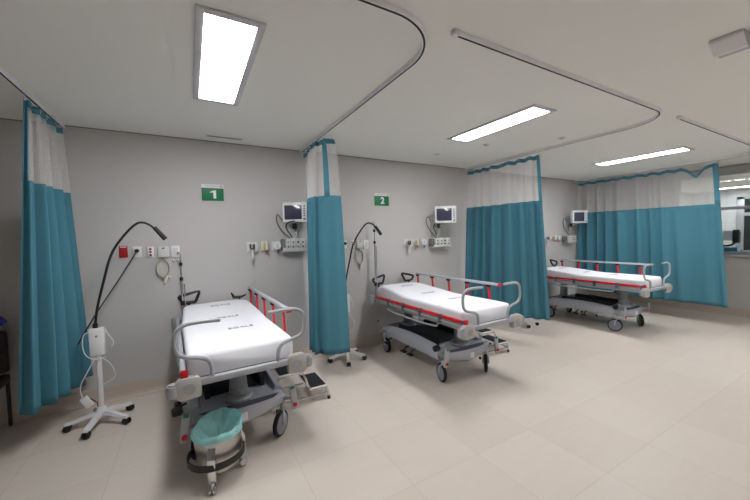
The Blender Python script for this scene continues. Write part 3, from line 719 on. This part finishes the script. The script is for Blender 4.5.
cd = MB().tube([(-.50, -.045, 1.56), (-.53, -.09, 1.50), (-.66, -.22, 1.25), (-.79, -.34, 1.02), (-.86, -.40, .88), (-.93, -.42, .74)], .006, 8, smooth=2).build('electric_cable', 'black')
tag(cd, 'black power cord slanting from the wall socket down to the exam lamp', 'cable')
hk = MB().tube([(-.175, -.01, 1.44), (-.175, -.03, 1.425), (-.165, -.035, 1.42)], .004, 6).tube([(-.135, -.01, 1.44), (-.13, -.03, 1.425), (-.12, -.035, 1.44)], .004, 6).box(-.185, -.165, -.01, 0, 1.43, 1.45, .002).box(-.145, -.125, -.01, 0, 1.43, 1.45, .002).build('wall_hook', 'chrome')
tag(hk, 'pair of small metal hooks under the printed white plate', 'hook')

def gas(x, z, kind, where):
    names = {0: 'suction flask on a wall outlet', 1: 'yellow and green flow meter on a wall outlet', 2: 'round white vacuum gauge on a wall outlet'}
    t = empty('gas_outlet', (x, 0, z), 0, names[kind]+', '+where, 'gas outlet', 'gas outlets over the stretchers')
    MB().box(-.055, .045, -.018, 0, -.065, .055, .004).build('outlet_plate', 'offwhite', t)
    MB().cyl((0, -.018, 0), (0, -.075, 0), .022, bev=.004).build('valve', 'chrome', t)
    if kind == 0:
        MB().tube([(-.022, -.08, .03), (-.022, -.08, -.02), (0, -.08, -.035), (.022, -.08, -.02), (.022, -.08, .03)], .008, 8, smooth=1).build('yoke', 'charcoal', t)
        MB().cyl((0, -.08, -.05), (0, -.08, -.16), .022, .018, bev=.004).build('flask', 'offwhite', t)
        MB().tube([(.01, -.08, -.16), (.02, -.08, -.20), (.0, -.07, -.23)], .004, 6, smooth=1).build('hose', 'beige', t)
        MB().box(.03, .075, -.06, -.02, -.07, .055, .012).build('body', 'offwhite', t)
    elif kind == 1:
        MB().cyl((.01, -.075, -.05), (.01, -.075, .06), .018, bev=.004).build('flow_tube', 'offwhite', t)
        MB().cyl((-.02, -.08, -.04), (-.02, -.08, .04), .013, bev=.003).build('knob', 'yellow', t)
        MB().cyl((.01, -.075, -.085), (.01, -.075, -.05), .011, .016).build('nozzle', 'red_dark', t)
    else:
        MB().cyl((0, -.06, .0), (0, -.085, .0), .048, bev=.006).build('gauge', 'white_plastic', t)
        MB().tube([(-.01, -.088, .025), (.01, -.088, .012), (-.012, -.088, -.006), (.01, -.088, -.022)], .003, 6).build('gauge_mark', 'charcoal', t)
        MB().cyl((.01, -.07, -.09), (.01, -.07, -.045), .013).build('nozzle', 'chrome', t)
for xs, z, wh in (((.66, .825, .965), 1.57, 'left of the first monitor'), ((3.02, 3.175, 3.32), 1.545, 'left of the second monitor'), ((6.62, 6.86, 7.05), 1.53, 'left of the third monitor')):
    for k, x in enumerate(xs): gas(x, z, k, wh)

def make_monitor():
    t = empty('patient_monitor', (0, 0, 0))
    fr = MB().box(-.17, .17, -.06, .03, -.135, .135, .012).build('housing', 'white_plastic', t)
    MB().box(-.142, .095, -.0625, -.058, -.10, .095, .002).build('screen', 'screen', t)
    p = MB()
    for k in range(5): p.box(.118, .145, -.0625, -.058, .07-.032*k, .088-.032*k, .002)
    p.cyl((.131, -.058, -.095), (.131, -.068, -.095), .016); p.build('button', 'ink', t)
    MB().box(-.13, .13, .03, .06, -.10, .10, .01).build('rear_cover', 'offwhite', t)
    return t
def mount(loc, label, near=False):
    t = empty('monitor_arm', loc, 0, label, 'monitor arm', 'wall arms carrying the monitors')
    a = MB().box(-.05, .05, -.018, 0, -.34, -.02, .004).build('wall_channel', 'offwhite', t)
    if near: MB().cyl((0, -.012, -.10), (0, -.075, -.10), .022).build('arm', 'grey_tube', t); arm = False
    else: arm = True
    if arm: MB().tube([(0, -.018, -.20), (.02, -.10, -.20), (.05, -.19, -.185), (.06, -.22, -.15)], .022, 10, smooth=1).cyl((.06, -.22, -.17), (.06, -.22, -.13), .035).build('arm', 'grey_tube', t)
    MB().cyl((.02, -.12, -.23), (.02, -.12, -.16), .028, bev=.005).build('joint_knob', 'black', t)
    MB().tube([(-.13, -.10, -.12), (-.20, -.10, -.02), (-.20, -.06, -.14), (-.12, -.05, -.27), (-.04, -.06, -.33), (-.02, -.08, -.40)], .006, 6, smooth=2).tube([(.0, -.2, -.13), (-.09, -.16, -.15), (-.10, -.12, -.22), (-.03, -.10, -.30), (.0, -.10, -.38), (-.05, -.10, -.42)], .007, 8, smooth=2).build('cable', 'charcoal', t)
    MB().tube([(.02, -.08, -.30), (.05, -.12, -.24), (.03, -.10, -.36), (-.02, -.11, -.33), (.0, -.09, -.44)], .006, 6, smooth=2).build('white_cable', 'offwhite', t)
    return t
def make_module():
    t = empty('module_rack', (0, 0, 0))
    MB().box(-.20, .17, -.15, 0, -.085, -.073, .003).box(-.20, .17, -.15, -.144, -.085, -.04, .002).build('shelf', 'offwhite', t)
    for k in range(4): 
        mo = MB().box(-.15+.078*k, -.078+.078*k, -.14, -.02, -.072, .065, .006).build('module', 'white_plastic' if k % 2 else 'offwhite', t)
        MB().cyl((-.114+.078*k, -.14, .02), (-.114+.078*k, -.147, .02), .013).cyl((-.114+.078*k, -.14, -.03), (-.114+.078*k, -.147, -.03), .013).build('port', ('green', 'ink', 'charcoal', 'ink')[k], mo)
    MB().box(-.21, -.16, -.12, -.02, -.06, .06, .015).build('pump', 'ink', t)
    MB().tube([(-.12, -.15, .02), (-.08, -.18, -.03), (-.02, -.17, .03), (.03, -.19, -.04), (.09, -.17, .02)], .006, 6, smooth=2).build('lead', 'offwhite', t)
    return t
m1 = make_monitor(); r1 = make_module()
MG = 'patient monitors on wall arms'; RG = 'module racks under the monitors'
spots = (((1.195, -.15, 1.99), .50, 'first', 1.585, 1.19), ((3.60, -.27, 1.98), .62, 'second', 1.54, 3.66), ((7.40, -.27, 1.975), .42, 'third', 1.50, 7.42))
for i, (p, a, nm, rz_, rx_) in enumerate(spots):
    m_ = m1 if i == 0 else copy_tree(m1); m_.location = p; m_.rotation_euler.z = -a
    rk = r1 if i == 0 else copy_tree(r1); rk.location = (rx_, 0, rz_)
    if i == 0: m_.scale = (.92, .92, .92)
    else: m_.scale = (1, 1, 1)
    rk.scale = (.82, .82, 1.15) if i == 0 else (1, 1, 1)
    w_ = ('half hidden by the narrow curtain', 'right of the number 2 sign', 'at the left end of the wide curtain')[i]
    tag(m_, 'white patient monitor with dark screen '+w_, 'monitor', MG)
    tag(rk, 'white rack of monitor modules on the wall, '+w_, 'module rack', RG)
    mount((p[0]-.03, 0, p[2]+.02), 'grey wall arm and cables behind the monitor '+w_, i == 0)

# ------------------------------------------------------------------ ceiling fittings
vt = empty('ceiling_vent', (.39, -.225, H), 0, 'slim white slotted air vent in the ceiling near the number 1 sign', 'vent')
MB().box(-.20, .20, -.04, .04, -.006, 0, .002).build('vent_frame', 'ceiling', vt); sl = MB()
for k in range(2): sl.box(-.18, .18, -.022+.026*k, -.008+.026*k, -.0075, -.005)
sl.build('slot', 'ink', vt, smooth=False)
for (x, y, w_) in ((4.05, -1.9, 'right of the middle light panel'), (3.42, -1.28, 'beside the far end of the middle light panel'), (3.15, -.62, 'near the wall above the second monitor')):
    t = empty('sprinkler_head', (x, y, H), 0, 'small white ceiling sprinkler '+w_, 'sprinkler', 'ceiling sprinklers')
    MB().lathe([(0, -.02), (.018, -.02), (.02, -.008), (.045, -.005), (.048, 0), (0, 0)], 24).build('cover', 'offwhite', t)
em = empty('emergency_light', (2.98, -3.615, H), 0, 'white wedge-shaped emergency light on the ceiling, top right', 'emergency light')
MB().prism([(-.13, 0), (.15, 0), (.145, -.02), (.06, -.06), (-.045, -.068), (-.12, -.02)], -.075, .075, axis=1, bev=.006).build('housing', 'grey_paint', em)
MB().prism([(-.132, -.004), (-.122, -.024), (-.050, -.072), (-.030, -.072), (-.032, -.078), (-.058, -.080), (-.136, -.024)], -.072, .072, axis=1).build('lens', 'white_plastic', em)

# ------------------------------------------------------------------ left bay and beyond the window
ch = empty('visitor_chair', (-1.74, -.32, 0), 0, 'dark chair with a blue head cushion, left of the leftmost curtain', 'chair')
MB().box(-.25, .25, -.25, .25, .40, .48, .02).build('seat', 'charcoal', ch); MB().box(-.25, .25, .18, .25, .50, .88, .02).build('backrest', 'charcoal', ch)
MB().tube([(-.22, .19, .93), (-.1, .17, .95), (.1, .17, .95), (.2, .19, .97), (.24, .2, 1.0)], .045, 12, smooth=1).build('head_cushion', 'blue', ch)
for x in (-.23, .23):
    for y in (-.22, .23): MB().cyl((x, y, 0), (x, y, .42), .014).build('leg', 'charcoal', ch)
    MB().tube([(x, -.22, .40), (x, -.23, .66), (x, .20, .68)], .014, 8, smooth=1).build('arm_rest', 'charcoal', ch)

bb = empty('glove_box', (9.12, -2.10, WZ0-.018), 0, 'light blue cardboard box on the sill beyond the window', 'box')
MB().box(-.10, .10, -.20, .12, 0, .13, .004).build('carton', 'bluebox', bb); MB().box(-.04, .04, -.1, .06, .125, .133, .002).build('opening', 'white_plastic', bb)
dsp = empty('soap_dispenser', (9.13, -2.19, 1.475), 0, 'black and white dispenser behind the glass above the blue box', 'dispenser')
MB().prism([(-.06, -.10), (.03, -.12), (.06, -.05), (.07, .10), (-.03, .15), (-.06, .12)], -.12, -.03, axis=1, bev=.012).build('black_body', 'black', dsp)
MB().box(-.06, .05, -.03, .10, -.06, .13, .012).build('white_body', 'white_plastic', dsp)
MB().tube([(0, -.06, -.10), (0, 0, -.16), (0, .12, -.17), (0, .18, -.10)], .02, 8, smooth=1).build('bracket', 'black', dsp)
